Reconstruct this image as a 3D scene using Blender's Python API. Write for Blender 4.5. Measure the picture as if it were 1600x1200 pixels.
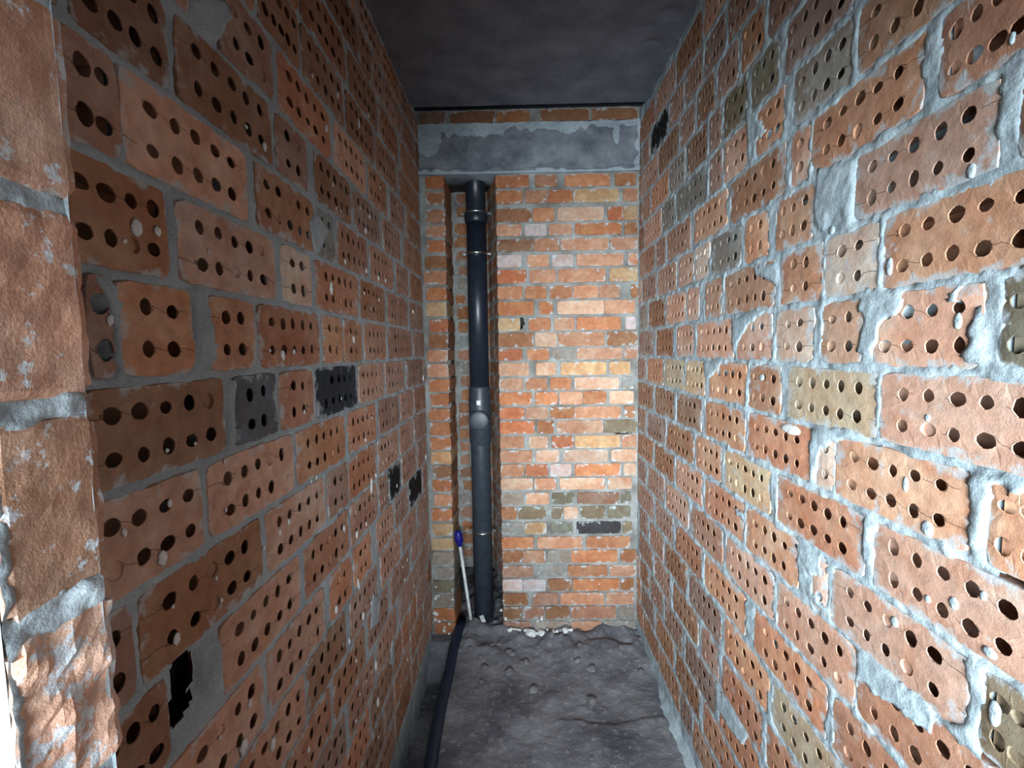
import bpy, math, random
import numpy as np
from mathutils import Matrix, Vector, noise as mnoise

for o in list(bpy.data.objects):
    bpy.data.objects.remove(o, do_unlink=True)
SC = bpy.context.scene
COL = SC.collection
random.seed(7)

# ------------------------------------------------------------------ camera
CH = 1.54                      # lens height above the floor
F = 711.167                    # focal length in pixels of the 1600 px frame
M = np.array([[0.999773, 0.015000, -0.015118],
              [0.013950, 0.075091, 0.997079],
              [-0.016091, 0.997064, -0.074865]])
cam_data = bpy.data.cameras.new('camera')
cam_data.sensor_fit = 'HORIZONTAL'
cam_data.sensor_width = 36.0
cam_data.lens = F * 36.0 / 1600.0
cam_data.clip_start = 0.02
cam = bpy.data.objects.new('camera', cam_data)
COL.objects.link(cam)
R_, U_, F_ = M
cam.matrix_world = Matrix(((R_[0], U_[0], -F_[0], 0), (R_[1], U_[1], -F_[1], 0),
                           (R_[2], U_[2], -F_[2], CH), (0, 0, 0, 1)))
SC.camera = cam

# ------------------------------------------------------------------ light
SC.view_settings.view_transform = 'Standard'
SC.view_settings.look = 'None'
SC.view_settings.exposure = 0.0
SC.view_settings.gamma = 1.0
SC.view_settings.use_curve_mapping = False

world = bpy.data.worlds.new('world')
SC.world = world
world.use_nodes = True
world.node_tree.nodes['Background'].inputs[0].default_value = (0.80, 0.90, 1.0, 1)
world.node_tree.nodes['Background'].inputs[1].default_value = 0.05

# broad area light added behind the camera; no window is built there
rear_light = bpy.data.lights.new('added_rear_light', 'AREA')
rear_light.shape = 'RECTANGLE'
rear_light.size = 1.25
rear_light.size_y = 0.5
rear_light.energy = 40.0
rear_light.spread = math.radians(72)       # narrowed so the shaft darkens away from the beam
rear_light.color = (0.87, 0.96, 1.0)
rear_light_ob = bpy.data.objects.new('added_rear_light', rear_light)
COL.objects.link(rear_light_ob)
rear_light_ob.location = (0.0, -0.82, 1.34)
rear_light_ob.rotation_euler = Vector((0.18, 1.0, -0.09)).to_track_quat('-Z', 'Y').to_euler()

# ------------------------------------------------------------------ the measured place
XL = -0.489       # left wall plane
XR = 0.616        # right wall plane
YB = 2.366        # back wall plane
ZC = 2.69         # ceiling underside
LZ = lambda k: CH - 0.0330 + 0.13372 * k      # course joints of the left wall
RZ = lambda k: CH - 0.0413 + 0.12901 * k      # course joints of the right wall

def ray(x, y):
    return M.T @ np.array([(x - 800) / F, -(y - 600) / F, 1.0])
def on_x(x, y, X):
    d = ray(x, y); d = d * (X / d[0]); return d[1], d[2] + CH
def on_y(x, y, Y):
    d = ray(x, y); d = d * (Y / d[1]); return d[0], d[2] + CH
def on_z(x, y, Z):
    d = ray(x, y); d = d * ((Z - CH) / d[2]); return d[0], d[1]
def depth_at(x, z, X):
    """distance along the shaft of the wall point that is z high and seen in column x"""
    lo, hi = -3000., 4500.
    for _ in range(40):
        m = (lo + hi) / 2
        if on_x(x, m, X)[1] > z: lo = m
        else: hi = m
    return on_x(x, m, X)[0]

# ------------------------------------------------------------------ helpers
def lin(c):
    return tuple((v / 12.92 if v <= .04045 else ((v + .055) / 1.055) ** 2.4) for v in (q / 255 for q in c))

def smooth_noise(u, v, scale, seed):
    """2-D value noise in -1..1 on numpy arrays"""
    rs = np.random.RandomState(seed)
    T = rs.rand(256, 256) * 2 - 1
    x = u / scale + 1000.3; y = v / scale + 1000.7
    xi = np.floor(x).astype(int); yi = np.floor(y).astype(int)
    fx = x - xi; fy = y - yi
    fx = fx * fx * (3 - 2 * fx); fy = fy * fy * (3 - 2 * fy)
    g = lambda a, b: T[a % 256, b % 256]
    return (g(xi, yi) * (1 - fx) * (1 - fy) + g(xi + 1, yi) * fx * (1 - fy)
            + g(xi, yi + 1) * (1 - fx) * fy + g(xi + 1, yi + 1) * fx * fy)

def tag(o, label=None, cat=None, group=None, kind=None):
    if label: o['label'] = label
    if cat: o['category'] = cat
    if group: o['group'] = group
    if kind: o['kind'] = kind
    return o

def link(name, me, mat=None, parent=None, smooth=False):
    o = bpy.data.objects.new(name, me)
    COL.objects.link(o)
    if mat is not None and not me.materials: me.materials.append(mat)
    if parent is not None: o.parent = parent
    if smooth: me.polygons.foreach_set('use_smooth', [True] * len(me.polygons))
    return o

def empty(name, loc):
    o = bpy.data.objects.new(name, None); o.empty_display_size = .05
    COL.objects.link(o); o.location = loc
    return o

def mesh_np(name, verts, quads):
    me = bpy.data.meshes.new(name)
    n, q = len(verts), len(quads)
    me.vertices.add(n); me.vertices.foreach_set('co', np.asarray(verts, dtype=np.float32).ravel())
    me.loops.add(q * 4); me.loops.foreach_set('vertex_index', np.asarray(quads, dtype=np.int32).ravel())
    me.polygons.add(q)
    me.polygons.foreach_set('loop_start', np.arange(0, q * 4, 4, dtype=np.int32))
    me.update(calc_edges=True); me.validate()
    return me

class Frame:
    """a wall plane: u along it, v up, w out of it into the shaft"""
    def __init__(s, O, U, W):
        s.O = np.array(O, float); s.U = np.array(U, float); s.W = np.array(W, float); s.V = np.array((0, 0, 1.))
        s.flip = np.dot(np.cross(s.U, s.V), s.W) < 0
    def P(s, u, v, w):
        return s.O + np.multiply.outer(u, s.U) + np.multiply.outer(v, s.V) + np.multiply.outer(w, s.W)

FL = Frame((XL, 0, 0), (0, 1, 0), (1, 0, 0))
FR = Frame((XR, 0, 0), (0, 1, 0), (-1, 0, 0))
FB = Frame((0, YB, 0), (1, 0, 0), (0, -1, 0))

def heightfield(name, fr, u0, u1, v0, v1, step, hfun, mat, back=.0, kind='structure'):
    nu = max(2, int((u1 - u0) / step) + 1); nv = max(2, int((v1 - v0) / step) + 1)
    u, v = np.meshgrid(np.linspace(u0, u1, nu), np.linspace(v0, v1, nv), indexing='ij')
    h = hfun(u, v)
    P = fr.P(u.ravel(), v.ravel(), h.ravel())
    i = np.arange(nu * nv).reshape(nu, nv)
    q = np.stack([i[:-1, :-1], i[1:, :-1], i[1:, 1:], i[:-1, 1:]], -1).reshape(-1, 4)
    q = q[(h.ravel()[q] > -.2).all(1)]          # an open pocket where the field is cut away
    if fr.flip: q = q[:, ::-1]
    if back > 0:      # a slab of real thickness behind the face
        c = fr.P(np.array([u0, u1, u1, u0]), np.array([v0, v0, v1, v1]), np.full(4, -back))
        n = len(P); P = np.vstack([P, c])
        b = np.array([[n, n + 3, n + 2, n + 1], [i[0, 0], i[0, -1], n + 3, n], [i[-1, 0], n + 1, n + 2, i[-1, -1]],
                      [i[0, 0], n, n + 1, i[-1, 0]], [i[0, -1], i[-1, -1], n + 2, n + 3]])
        if fr.flip: b = b[:, ::-1]
        q = np.vstack([q, b])
    me = mesh_np(name, P, q)
    return me

def poly_sd(u, v, poly):
    """signed distance to a polygon, negative inside"""
    d = np.full(u.shape, 1e9); ins = np.zeros(u.shape, bool)
    n = len(poly)
    for i in range(n):
        ax, ay = poly[i]; bx, by = poly[(i + 1) % n]
        ex, ey = bx - ax, by - ay
        L = ex * ex + ey * ey + 1e-12
        t = np.clip(((u - ax) * ex + (v - ay) * ey) / L, 0, 1)
        d = np.minimum(d, np.hypot(u - ax - t * ex, v - ay - t * ey))
        c = ((ay > v) != (by > v)) & (u < ex * (v - ay) / (ey if abs(ey) > 1e-12 else 1e-12) + ax)
        ins ^= c
    return np.where(ins, -d, d)

# ------------------------------------------------------------------ materials
def new_mat(name, rough=.9):
    m = bpy.data.materials.new(name); m.use_nodes = True
    nt = m.node_tree
    b = nt.nodes['Principled BSDF']; b.inputs['Roughness'].default_value = rough
    if 'Specular IOR Level' in b.inputs: b.inputs['Specular IOR Level'].default_value = .25
    return m, nt, b

def nd(nt, t, **kw):
    n = nt.nodes.new(t)
    for k, v in kw.items():
        if k.startswith('i_'): n.inputs[k[2:].replace('_', ' ')].default_value = v
        else: setattr(n, k, v)
    return n

def noise_n(nt, vec, scale, detail=3, rough=.55):
    n = nd(nt, 'ShaderNodeTexNoise'); n.inputs['Scale'].default_value = scale
    n.inputs['Detail'].default_value = detail; n.inputs['Roughness'].default_value = rough
    nt.links.new(vec, n.inputs['Vector']); return n.outputs['Fac']

def ramp(nt, fac, a, b, ca=(0, 0, 0, 1), cb=(1, 1, 1, 1)):
    r = nd(nt, 'ShaderNodeValToRGB'); r.color_ramp.elements[0].position = a; r.color_ramp.elements[1].position = b
    r.color_ramp.elements[0].color = ca; r.color_ramp.elements[1].color = cb
    nt.links.new(fac, r.inputs[0]); return r.outputs[0]

def mix(nt, fac, a, b, mode='MIX'):
    m = nd(nt, 'ShaderNodeMix', data_type='RGBA', blend_type=mode)
    for s, v in ((m.inputs[0], fac), (m.inputs[6], a), (m.inputs[7], b)):
        if isinstance(v, (int, float)): s.default_value = v
        elif isinstance(v, tuple): s.default_value = v if len(v) == 4 else (*v, 1)
        else: nt.links.new(v, s)
    return m.outputs[2]

def math_n(nt, op, a, b=0.0, c=0.0):
    m = nd(nt, 'ShaderNodeMath', operation=op)
    for s, v in zip(m.inputs, (a, b, c)):
        if isinstance(v, (int, float)): s.default_value = v
        else: nt.links.new(v, s)
    return m.outputs[0]

def bump(nt, bsdf, *layers):
    prev = None
    for h, strength, dist in layers:
        b = nd(nt, 'ShaderNodeBump'); b.inputs['Strength'].default_value = strength; b.inputs['Distance'].default_value = dist
        nt.links.new(h, b.inputs['Height'])
        if prev is not None: nt.links.new(prev, b.inputs['Normal'])
        prev = b.outputs['Normal']
    nt.links.new(prev, bsdf.inputs['Normal'])

MORTAR = lin((176, 190, 198))
def brick_material(name, smear=.5, white=0.0, grain=1.0):
    m, nt, b = new_mat(name, .92)
    tc = nd(nt, 'ShaderNodeTexCoord'); oi = nd(nt, 'ShaderNodeObjectInfo')
    off = nd(nt, 'ShaderNodeVectorMath', operation='MULTIPLY_ADD')
    comb = nd(nt, 'ShaderNodeCombineXYZ')
    for i in range(3): nt.links.new(math_n(nt, 'MULTIPLY', oi.outputs['Random'], 37.0 + 11 * i), comb.inputs[i])
    nt.links.new(tc.outputs['Object'], off.inputs[0]); off.inputs[1].default_value = (1, 1, 1)
    nt.links.new(comb.outputs[0], off.inputs[2])
    vec = off.outputs[0]
    big = noise_n(nt, vec, 11, 2); mid = noise_n(nt, vec, 45, 4); fine = noise_n(nt, vec, 420, 3, .7)
    base = oi.outputs['Color']
    hue = mix(nt, ramp(nt, big, .42, .66), base, mix(nt, 1.0, base, (1.14, 1.36, 1.48, 1), 'MULTIPLY'))
    big2 = noise_n(nt, vec, 17.3, 3)
    hue = mix(nt, ramp(nt, big2, .56, .72), hue, mix(nt, 1.0, hue, (.95, .83, .73, 1), 'MULTIPLY'))
    hue = mix(nt, ramp(nt, mid, .25, .75), mix(nt, 1.0, hue, (.74, .72, .72, 1), 'MULTIPLY'), mix(nt, 1.0, hue, (1.12, 1.1, 1.1, 1), 'MULTIPLY'))
    g = ramp(nt, fine, .3, .7, (.80, .80, .80, 1), (1.12, 1.12, 1.12, 1))
    hue = mix(nt, .8 * grain if grain < 1.2 else 1.0, hue, mix(nt, 1.0, hue, g, 'MULTIPLY'))
    # thin mortar film wiped over the arrises, and a few patches further in
    at = nd(nt, 'ShaderNodeAttribute', attribute_name='edge')
    e = math_n(nt, 'SUBTRACT', 1.0, at.outputs['Fac'])
    sm = noise_n(nt, vec, 30, 4, .6)
    k = math_n(nt, 'ADD', math_n(nt, 'MULTIPLY', e, .23), sm)
    film = ramp(nt, k, .74 - .09 * smear, .86 - .09 * smear)
    hue = mix(nt, math_n(nt, 'MULTIPLY', film, .75), hue, (*MORTAR, 1))
    if white > 0:
        wn = noise_n(nt, vec, 55, 5, .65)
        hue = mix(nt, ramp(nt, wn, .62 - .1 * white, .68 - .1 * white), hue, (*lin((196, 205, 214)), 1))
    # hairline cracks running from hole to hole
    tv = nd(nt, 'ShaderNodeAttribute', attribute_name='tv')
    wob = math_n(nt, 'MULTIPLY', math_n(nt, 'SUBTRACT', noise_n(nt, vec, 60, 2), .5), .07)
    t = math_n(nt, 'ADD', tv.outputs['Fac'], wob)
    d = math_n(nt, 'MINIMUM', math_n(nt, 'ABSOLUTE', math_n(nt, 'SUBTRACT', t, .28)), math_n(nt, 'ABSOLUTE', math_n(nt, 'SUBTRACT', t, .73)))
    line = math_n(nt, 'LESS_THAN', d, .0055)
    gate = math_n(nt, 'GREATER_THAN', noise_n(nt, vec, 13, 1), .5)
    crack = math_n(nt, 'MULTIPLY', line, gate)
    hue = mix(nt, math_n(nt, 'MULTIPLY', crack, .65), hue, (.03, .02, .015, 1))
    nt.links.new(hue, b.inputs['Base Color'])
    bump(nt, b, (mid, .35, .004), (fine, .35 * grain, .0015), (math_n(nt, 'SUBTRACT', 1.0, crack), .8, .002))
    return m

M_BRICK_L = brick_material('hollow_brick_clay', .35)
M_BRICK_R = brick_material('hollow_brick_clay_smeared', .95)
M_BRICK_B = brick_material('solid_brick_clay', .1)
M_BRICK_J = brick_material('jamb_brick_clay', .3, white=.35, grain=1.3)
M_BRICK_P = brick_material('broken_brick_clay', .6, white=1.0, grain=1.6)

def mortar_material(name, c0, c1):
    m, nt, b = new_mat(name, .95)
    tc = nd(nt, 'ShaderNodeTexCoord'); vec = tc.outputs['Object']
    a = noise_n(nt, vec, 9, 4); f = noise_n(nt, vec, 260, 4, .7); g = noise_n(nt, vec, 70, 4)
    c = mix(nt, ramp(nt, a, .3, .7), (*lin(c0), 1), (*lin(c1), 1))
    c = mix(nt, 1.0, c, ramp(nt, f, .28, .72, (.72, .72, .72, 1), (1.15, 1.15, 1.15, 1)), 'MULTIPLY')
    nt.links.new(c, b.inputs['Base Color'])
    bump(nt, b, (g, .5, .004), (f, .5, .0015))
    return m
M_MORTAR = mortar_material('cement_mortar', (150, 168, 178), (180, 197, 206))
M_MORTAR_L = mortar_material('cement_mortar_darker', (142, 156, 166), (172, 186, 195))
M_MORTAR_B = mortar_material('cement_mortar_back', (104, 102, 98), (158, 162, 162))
M_CONC = mortar_material('cast_concrete', (92, 98, 110), (118, 124, 136))
M_BEAM = mortar_material('lintel_concrete', (92, 98, 108), (140, 148, 156))
M_PLASTER = mortar_material('plaster_white', (205, 212, 216), (232, 236, 238))

def floor_material():
    m, nt, b = new_mat('floor_screed', .95)
    tc = nd(nt, 'ShaderNodeTexCoord'); vec = tc.outputs['Object']
    a = noise_n(nt, vec, 4.5, 5); g = noise_n(nt, vec, 40, 5, .65); f = noise_n(nt, vec, 250, 3, .7)
    c = mix(nt, ramp(nt, a, .35, .68), (*lin((86, 88, 96)), 1), (*lin((132, 134, 141)), 1))
    c = mix(nt, ramp(nt, g, .55, .72), c, (*lin((150, 148, 150)), 1))
    c = mix(nt, 1.0, c, ramp(nt, f, .3, .7, (.75, .75, .75, 1), (1.15, 1.15, 1.15, 1)), 'MULTIPLY')
    nt.links.new(c, b.inputs['Base Color'])
    bump(nt, b, (g, .6, .012), (f, .5, .003))
    return m
M_FLOOR = floor_material()

def plain(name, c, rough=.5, spec=.5, metal=0.0, bumps=None):
    m, nt, b = new_mat(name, rough)
    tc = nd(nt, 'ShaderNodeTexCoord'); vec = tc.outputs['Object']
    n = noise_n(nt, vec, 35, 4)
    col = mix(nt, ramp(nt, n, .3, .75), (*[v * .8 for v in lin(c)], 1), (*[min(1, v * 1.25) for v in lin(c)], 1))
    nt.links.new(col, b.inputs['Base Color'])
    b.inputs['Specular IOR Level'].default_value = spec; b.inputs['Metallic'].default_value = metal
    if bumps: bump(nt, b, (noise_n(nt, vec, bumps, 3), .15, .002))
    return m
M_PIPE = plain('pipe_black_plastic', (30, 38, 50), .36, .5)
M_PIPE2 = plain('pipe_charcoal_plastic', (48, 56, 66), .45, .5)
M_STEEL = plain('galvanised_steel', (190, 195, 200), .3, .5, 1.0)
M_BLUE = plain('blue_plastic', (18, 20, 120), .45)
M_WHITEPL = plain('white_plastic', (205, 212, 216), .5)
M_HOSE = plain('dark_navy_plastic', (24, 38, 60), .5, .4, bumps=80)
M_DARK = plain('hollow_shade', (28, 26, 26), .95, .1)  # near-black colour carrying the shade of the hollow

# ------------------------------------------------------------------ bricks
PAL = {'o': (188, 143, 116), 'r': (182, 133, 108), 'p': (194, 155, 135), 'l': (208, 182, 164), 'y': (196, 171, 142),
       'b': (160, 121, 97), 'd': (104, 106, 110), 'k': (58, 60, 66), 'v': (124, 114, 96), 'w': (200, 180, 176),
       'g': (146, 138, 130), 'm': (163, 130, 115), 'u': (140, 103, 83), 'x': (16, 17, 20)}

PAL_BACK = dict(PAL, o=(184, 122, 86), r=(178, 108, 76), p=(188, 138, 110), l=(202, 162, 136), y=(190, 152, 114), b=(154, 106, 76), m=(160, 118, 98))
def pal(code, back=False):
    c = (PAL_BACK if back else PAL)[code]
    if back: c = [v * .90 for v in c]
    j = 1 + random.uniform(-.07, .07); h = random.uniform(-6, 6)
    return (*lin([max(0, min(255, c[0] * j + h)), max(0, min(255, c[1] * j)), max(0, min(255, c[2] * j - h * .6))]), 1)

def brick_mesh(fr, quad, ncols, depth, hole_r=.0110, jit=.0028, proud=0.0, origin=None, rough=0.0, hole_depth=.004, rows=(.28, .73), plug=.08, corner=.0065):
    """one brick: quad = four (u, v) corners counter-clockwise from lower left; ncols x 2 round holes bored into its face"""
    q = [np.array(c, float) for c in quad]
    sd = random.uniform(0, 100)
    Lu = np.linalg.norm(q[1] - q[0]); Lv = np.linalg.norm(q[3] - q[0])
    cen = sum(q) / 4
    verts, edge, tvv, idx = [], [], [], {}
    tilt = (random.uniform(-.004, .004), random.uniform(-.008, .008))
    def pos(s, t):
        return q[0] * (1 - s) * (1 - t) + q[1] * s * (1 - t) + q[2] * s * t + q[3] * (1 - s) * t
    def face_w(p):
        w = proud + tilt[0] * (p[0] - cen[0]) + tilt[1] * (p[1] - cen[1])
        if rough: w += rough * mnoise.fractal((p[0] * 45 + sd, p[1] * 45, sd), 1.0, 2.0, 3)
        return w
    def add(p, w, e, t):
        verts.append((p[0], p[1], w)); edge.append(e); tvv.append(t); return len(verts) - 1
    def bpt(s, t):
        key = (round(s, 4), round(t, 4))
        if key in idx: return idx[key]
        p = pos(s, t)
        on = s < 1e-4 or s > 1 - 1e-4 or t < 1e-4 or t > 1 - 1e-4
        if on:
            nx = mnoise.noise((p[0] * 38 + sd, p[1] * 38, 3.1)); ny = mnoise.noise((p[0] * 38, p[1] * 38 + sd, 9.7))
            nx += .6 * mnoise.noise((p[0] * 110 + sd, p[1] * 110, 5.1)); ny += .6 * mnoise.noise((p[0] * 110, p[1] * 110 + sd, 7.7))
            p = p + np.array((nx, ny)) * jit
            if (s < 1e-4 or s > 1 - 1e-4) and (t < 1e-4 or t > 1 - 1e-4):
                c = random.uniform(.3, 1.0) * corner; p = p + np.array((c if s < .5 else -c, c if t < .5 else -c))
        idx[key] = add(p, face_w(p) - (.0015 if on else 0), 0.0 if on else .75, t if ncols else -1)
        return idx[key]
    faces = []
    if ncols:
        pitch = min(.043, (Lu - .02) / ncols)
        c0 = .5 - pitch * (ncols - 1) / Lu / 2
        cs = [c0 + i * pitch / Lu for i in range(ncols)]
        sl = [0] + [(a + b) / 2 for a, b in zip(cs, cs[1:])] + [1]
        tl = [0, .505, 1]
        for ci in range(ncols):
            for ri in range(2):
                s0, s1, t0, t1 = sl[ci], sl[ci + 1], tl[ri], tl[ri + 1]
                B = []
                for k in range(3): B.append(bpt(s0 + (s1 - s0) * k / 3, t0))
                for k in range(3): B.append(bpt(s1, t0 + (t1 - t0) * k / 3))
                for k in range(3): B.append(bpt(s1 + (s0 - s1) * k / 3, t1))
                for k in range(3): B.append(bpt(s0, t1 + (t0 - t1) * k / 3))
                hc = pos(cs[ci], rows[ri]) + np.array((random.uniform(-.0022, .0022), random.uniform(-.002, .002)))
                r = hole_r * random.uniform(.86, 1.14); asp = random.uniform(.88, 1.14)
                plugged = random.random() < plug
                dep = random.uniform(.002, .006) if plugged else hole_depth
                H, Bt = [], []
                for k in range(12):
                    a = math.radians(-135 + 30 * k)
                    rr = r * random.uniform(.93, 1.07)
                    p = hc + np.array((math.cos(a) * rr * asp, math.sin(a) * rr / asp))
                    H.append(add(p, face_w(p), 1.0, rows[ri]))
                    p2 = hc + (p - hc) * (.88 if plugged else 1.0)
                    Bt.append(add(p2, face_w(hc) - dep, 1.0, .5))
                for k in range(12):
                    k2 = (k + 1) % 12
                    faces.append((B[k], B[k2], H[k2], H[k])); faces.append((H[k], H[k2], Bt[k2], Bt[k]))
                if plugged: faces.append(tuple(Bt))
        sl2 = []
        for a, b in zip(sl, sl[1:]): sl2 += [a, a + (b - a) / 3, a + (b - a) * 2 / 3]
        sl2.append(1); tl2 = []
        for a, b in zip(tl, tl[1:]): tl2 += [a, a + (b - a) / 3, a + (b - a) * 2 / 3]
        tl2.append(1)
    else:
        nu = max(3, min(14, int(Lu / (.02 if not rough else .006)))); nv = 3 if not rough else max(3, min(20, int(Lv / .006)))
        sl2 = [i / nu for i in range(nu + 1)]; tl2 = [i / nv for i in range(nv + 1)]
        for i in range(nu):
            for j in range(nv):
                faces.append((bpt(sl2[i], tl2[j]), bpt(sl2[i + 1], tl2[j]), bpt(sl2[i + 1], tl2[j + 1]), bpt(sl2[i], tl2[j + 1])))
    loop = [bpt(s, 0) for s in sl2[:-1]] + [bpt(1, t) for t in tl2[:-1]] + [bpt(s, 1) for s in sl2[:0:-1]] + [bpt(0, t) for t in tl2[:0:-1]]
    back = []
    mid_ = []
    for i in loop:
        x, y, w = verts[i]
        d = np.array((x, y)) - cen; d = d / (np.linalg.norm(d) + 1e-9) * .0016
        mid_.append(add((x + d[0], y + d[1]), w - .003, .3, -1)); back.append(add((x + d[0], y + d[1]), -depth, 1.0, -1))
    n = len(loop)
    for i in range(n):
        j = (i + 1) % n
        faces.append((loop[j], loop[i], mid_[i], mid_[j])); faces.append((mid_[j], mid_[i], back[i], back[j]))
    faces.append(tuple(reversed(back)))
    if ncols and Lu > .045:                      # core emptied and lined behind the face so the holes stay dark
        ci = [cen + (c - cen) * np.array((1 - .028 / Lu, 1 - .028 / Lv)) for c in q]
        f_ = [add(c, face_w(c) - .006, 1.0, -1) for c in ci]; k_ = [add(c, -depth + .002, 1.0, -1) for c in ci]
        for i in range(4):
            j = (i + 1) % 4; faces.append((f_[i], f_[j], k_[j], k_[i]))
        faces.append(tuple(k_))
    if fr.flip: faces = [tuple(reversed(f)) for f in faces]
    A = np.array(verts)
    P = fr.P(A[:, 0], A[:, 1], A[:, 2])
    o = fr.P(np.array([cen[0]]), np.array([cen[1]]), np.array([0.]))[0]
    me = bpy.data.meshes.new('brick')
    me.from_pydata((P - o).tolist(), [], faces)
    for nm, dat in (('edge', edge), ('tv', tvv)):
        a = me.attributes.new(nm, 'FLOAT', 'POINT'); a.data.foreach_set('value', np.array(dat, dtype=np.float32))
    return me, o

def brick(fr, quad, ncols, code, mat, parent, depth=.045, name='brick', **kw):
    me, o = brick_mesh(fr, quad, ncols, depth, **kw)
    ob = link(name, me, mat, parent); ob.location = o; ob.color = pal(code, mat is M_BRICK_B)
    return ob

# ---- measured courses: column where a brick starts and ends in the view, holes per row, colour
LEFT = {
 8: '', 7: '', 6: '430-466:4u 470-541:5u 545-590:5b 594-622:5b 626-655:5b',
 5: '330-397:4b 402-468:5b 473-537:5b 542-585:5u 588-620:5b 624-655:5b',
 4: '262-293:1m 343-427:3m 434-517:5r 523-572:5p 576-605:5b 610-632:5m 636-657:4b',
 3: '102-263:4u 276-426:5b 432-481:2m 494-549:5b 553-594:5m 599-626:5m 631-659:5b',
 2: '98-188:2m 190-388:5p 402-492:5b 497-523:2g 528-575:5m 579-615:5m 620-638:4m 641-660:4b',
 1: '90-264:4b 278-431:5p 441-488:2l 495-560:5r 563-602:5b 606-637:5m 641-661:4m',
 0: '140-182:1m 187-304:2o 327-400:2o 406-500:5r 505-536:2o 539-566:2o 570-604:4m 607-644:5m 647-663:3m',
 -1: '126-353:5b 366-434:2d 440-491:2r 496-558:5k 562-600:5p 603-632:5m 636-662:4m',
 -2: '80-318:5p 327-460:5p 466-540:5o 545-588:5r 593-624:5m 627-646:4m 648-665:3m',
 -3: '100-211:2m 221-410:5b 418-509:5p 514-544:2m 547-588:5r 592-622:5m 626-645:4m 648-666:3m',
 -4: '150-266:3u 347-470:5p 477-545:5r 549-590:5m 593-607:3m 609-626:0x 629-650:5m 653-667:2m',
 -5: '255-414:5p 420-508:5p 517-551:2r 554-581:2r 590-615:5m 618-638:5m 641-659:0x 661-668:1m',
 -6: '300-371:2r 378-478:5p 483-541:5b 549-590:5m 596-626:5m 629-650:5m 653-669:3m',
 -7: '300-440:5p 451-518:5r 523-571:5b 576-607:5m 612-640:5m 644-670:5m',
 -8: '370-480:5p 486-541:5m 546-586:5m 590-620:5m 624-670:5m',
 -9: '', -10: '', -11: ''}
RIGHT = {
 8: '', 7: '1004-1014:2m 1017-1043:0x 1046-1068:5m 1071-1097:5m 1100-1133:5m 1137-1185:5m 1190-1290:5p',  # x brick: a hole's darkness put into a near-black face
 6: '1062-1085:5m 1089-1117:5b 1121-1153:3m 1158-1195:3b 1200-1270:4m 1276-1420:5m',
 5: '1046-1070:4g 1073-1104:5b 1107-1127:2m 1130-1167:3v 1173-1216:3v 1228-1333:5m 1340-1600:5m',
 4: '1034-1054:4g 1057-1104:5g 1107-1128:2m 1131-1169:3p 1181-1225:3o 1240-1332:4g 1341-1569:5b',
 3: '1025-1040:3m 1042-1078:5m 1084-1135:5o 1141-1226:5b 1235-1265:1p 1268-1443:5o 1468-1680:5r',
 2: '1003-1024:3m 1027-1056:5p 1060-1083:3p 1085-1108:3l 1111-1157:4g 1163-1200:2o 1212-1270:3o 1335-1562:5p 1592-1800:5b',
 1: '1000-1011:2g 1013-1039:5b 1041-1070:5p 1072-1092:2p 1101-1127:3o 1131-1210:5o 1219-1284:2o 1288-1371:2l 1380-1655:5o',
 0: '997-1021:3m 1025-1052:4b 1057-1083:4p 1088-1146:5p 1151-1205:3p 1212-1271:2l 1283-1346:2o 1362-1533:4p 1561-1780:5v',
 -1: '996-1008:2m 1011-1036:4o 1038-1070:4y 1071-1101:4y 1107-1165:5o 1169-1219:3o 1230-1369:5y 1375-1670:5p',
 -2: '996-1020:4b 1023-1053:5b 1056-1095:4b 1101-1163:5o 1168-1266:5r 1276-1303:1l 1306-1515:5o 1543-1780:5o',
 -3: '996-1008:2m 1011-1039:4m 1041-1083:5b 1087-1127:4o 1131-1203:5y 1213-1350:5r 1365-1630:5p',
 -4: '996-1020:4b 1023-1052:5b 1055-1096:5p 1101-1161:5r 1165-1246:4o 1269-1291:1p 1299-1509:5p 1531-1760:5v',
 -5: '996-1009:2m 1012-1037:4m 1040-1075:5p 1079-1128:4r 1134-1208:5p 1213-1334:5p 1338-1565:5r',
 -6: '996-1021:4m 1024-1051:5m 1055-1096:5r 1100-1164:5o 1178-1290:5r 1300-1500:5r 1512-1700:5r',
 -7: '998-1012:2m 1015-1036:4m 1039-1072:5b 1076-1126:5m 1131-1200:5o 1205-1330:5y 1338-1520:5o',
 -8: '998-1019:4m 1022-1047:5m 1051-1090:5b 1095-1122:2m 1127-1190:5r 1196-1310:5r 1318-1480:5r',
 -9: '1000-1013:2b 1016-1035:4m 1038-1066:5m 1070-1118:5m 1123-1185:5r 1190-1300:5b',
 -10: '1002-1022:4m 1025-1052:5b 1056-1093:5b 1098-1160:5r 1165-1260:5r', -11: ''}

def span_list(txt):
    out = []
    for it in txt.split():
        a, b = it.split(':'); x0, x1 = a.split('-')
        out.append((float(x0), float(x1), int(b[:-1]), b[-1]))
    return out

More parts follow.
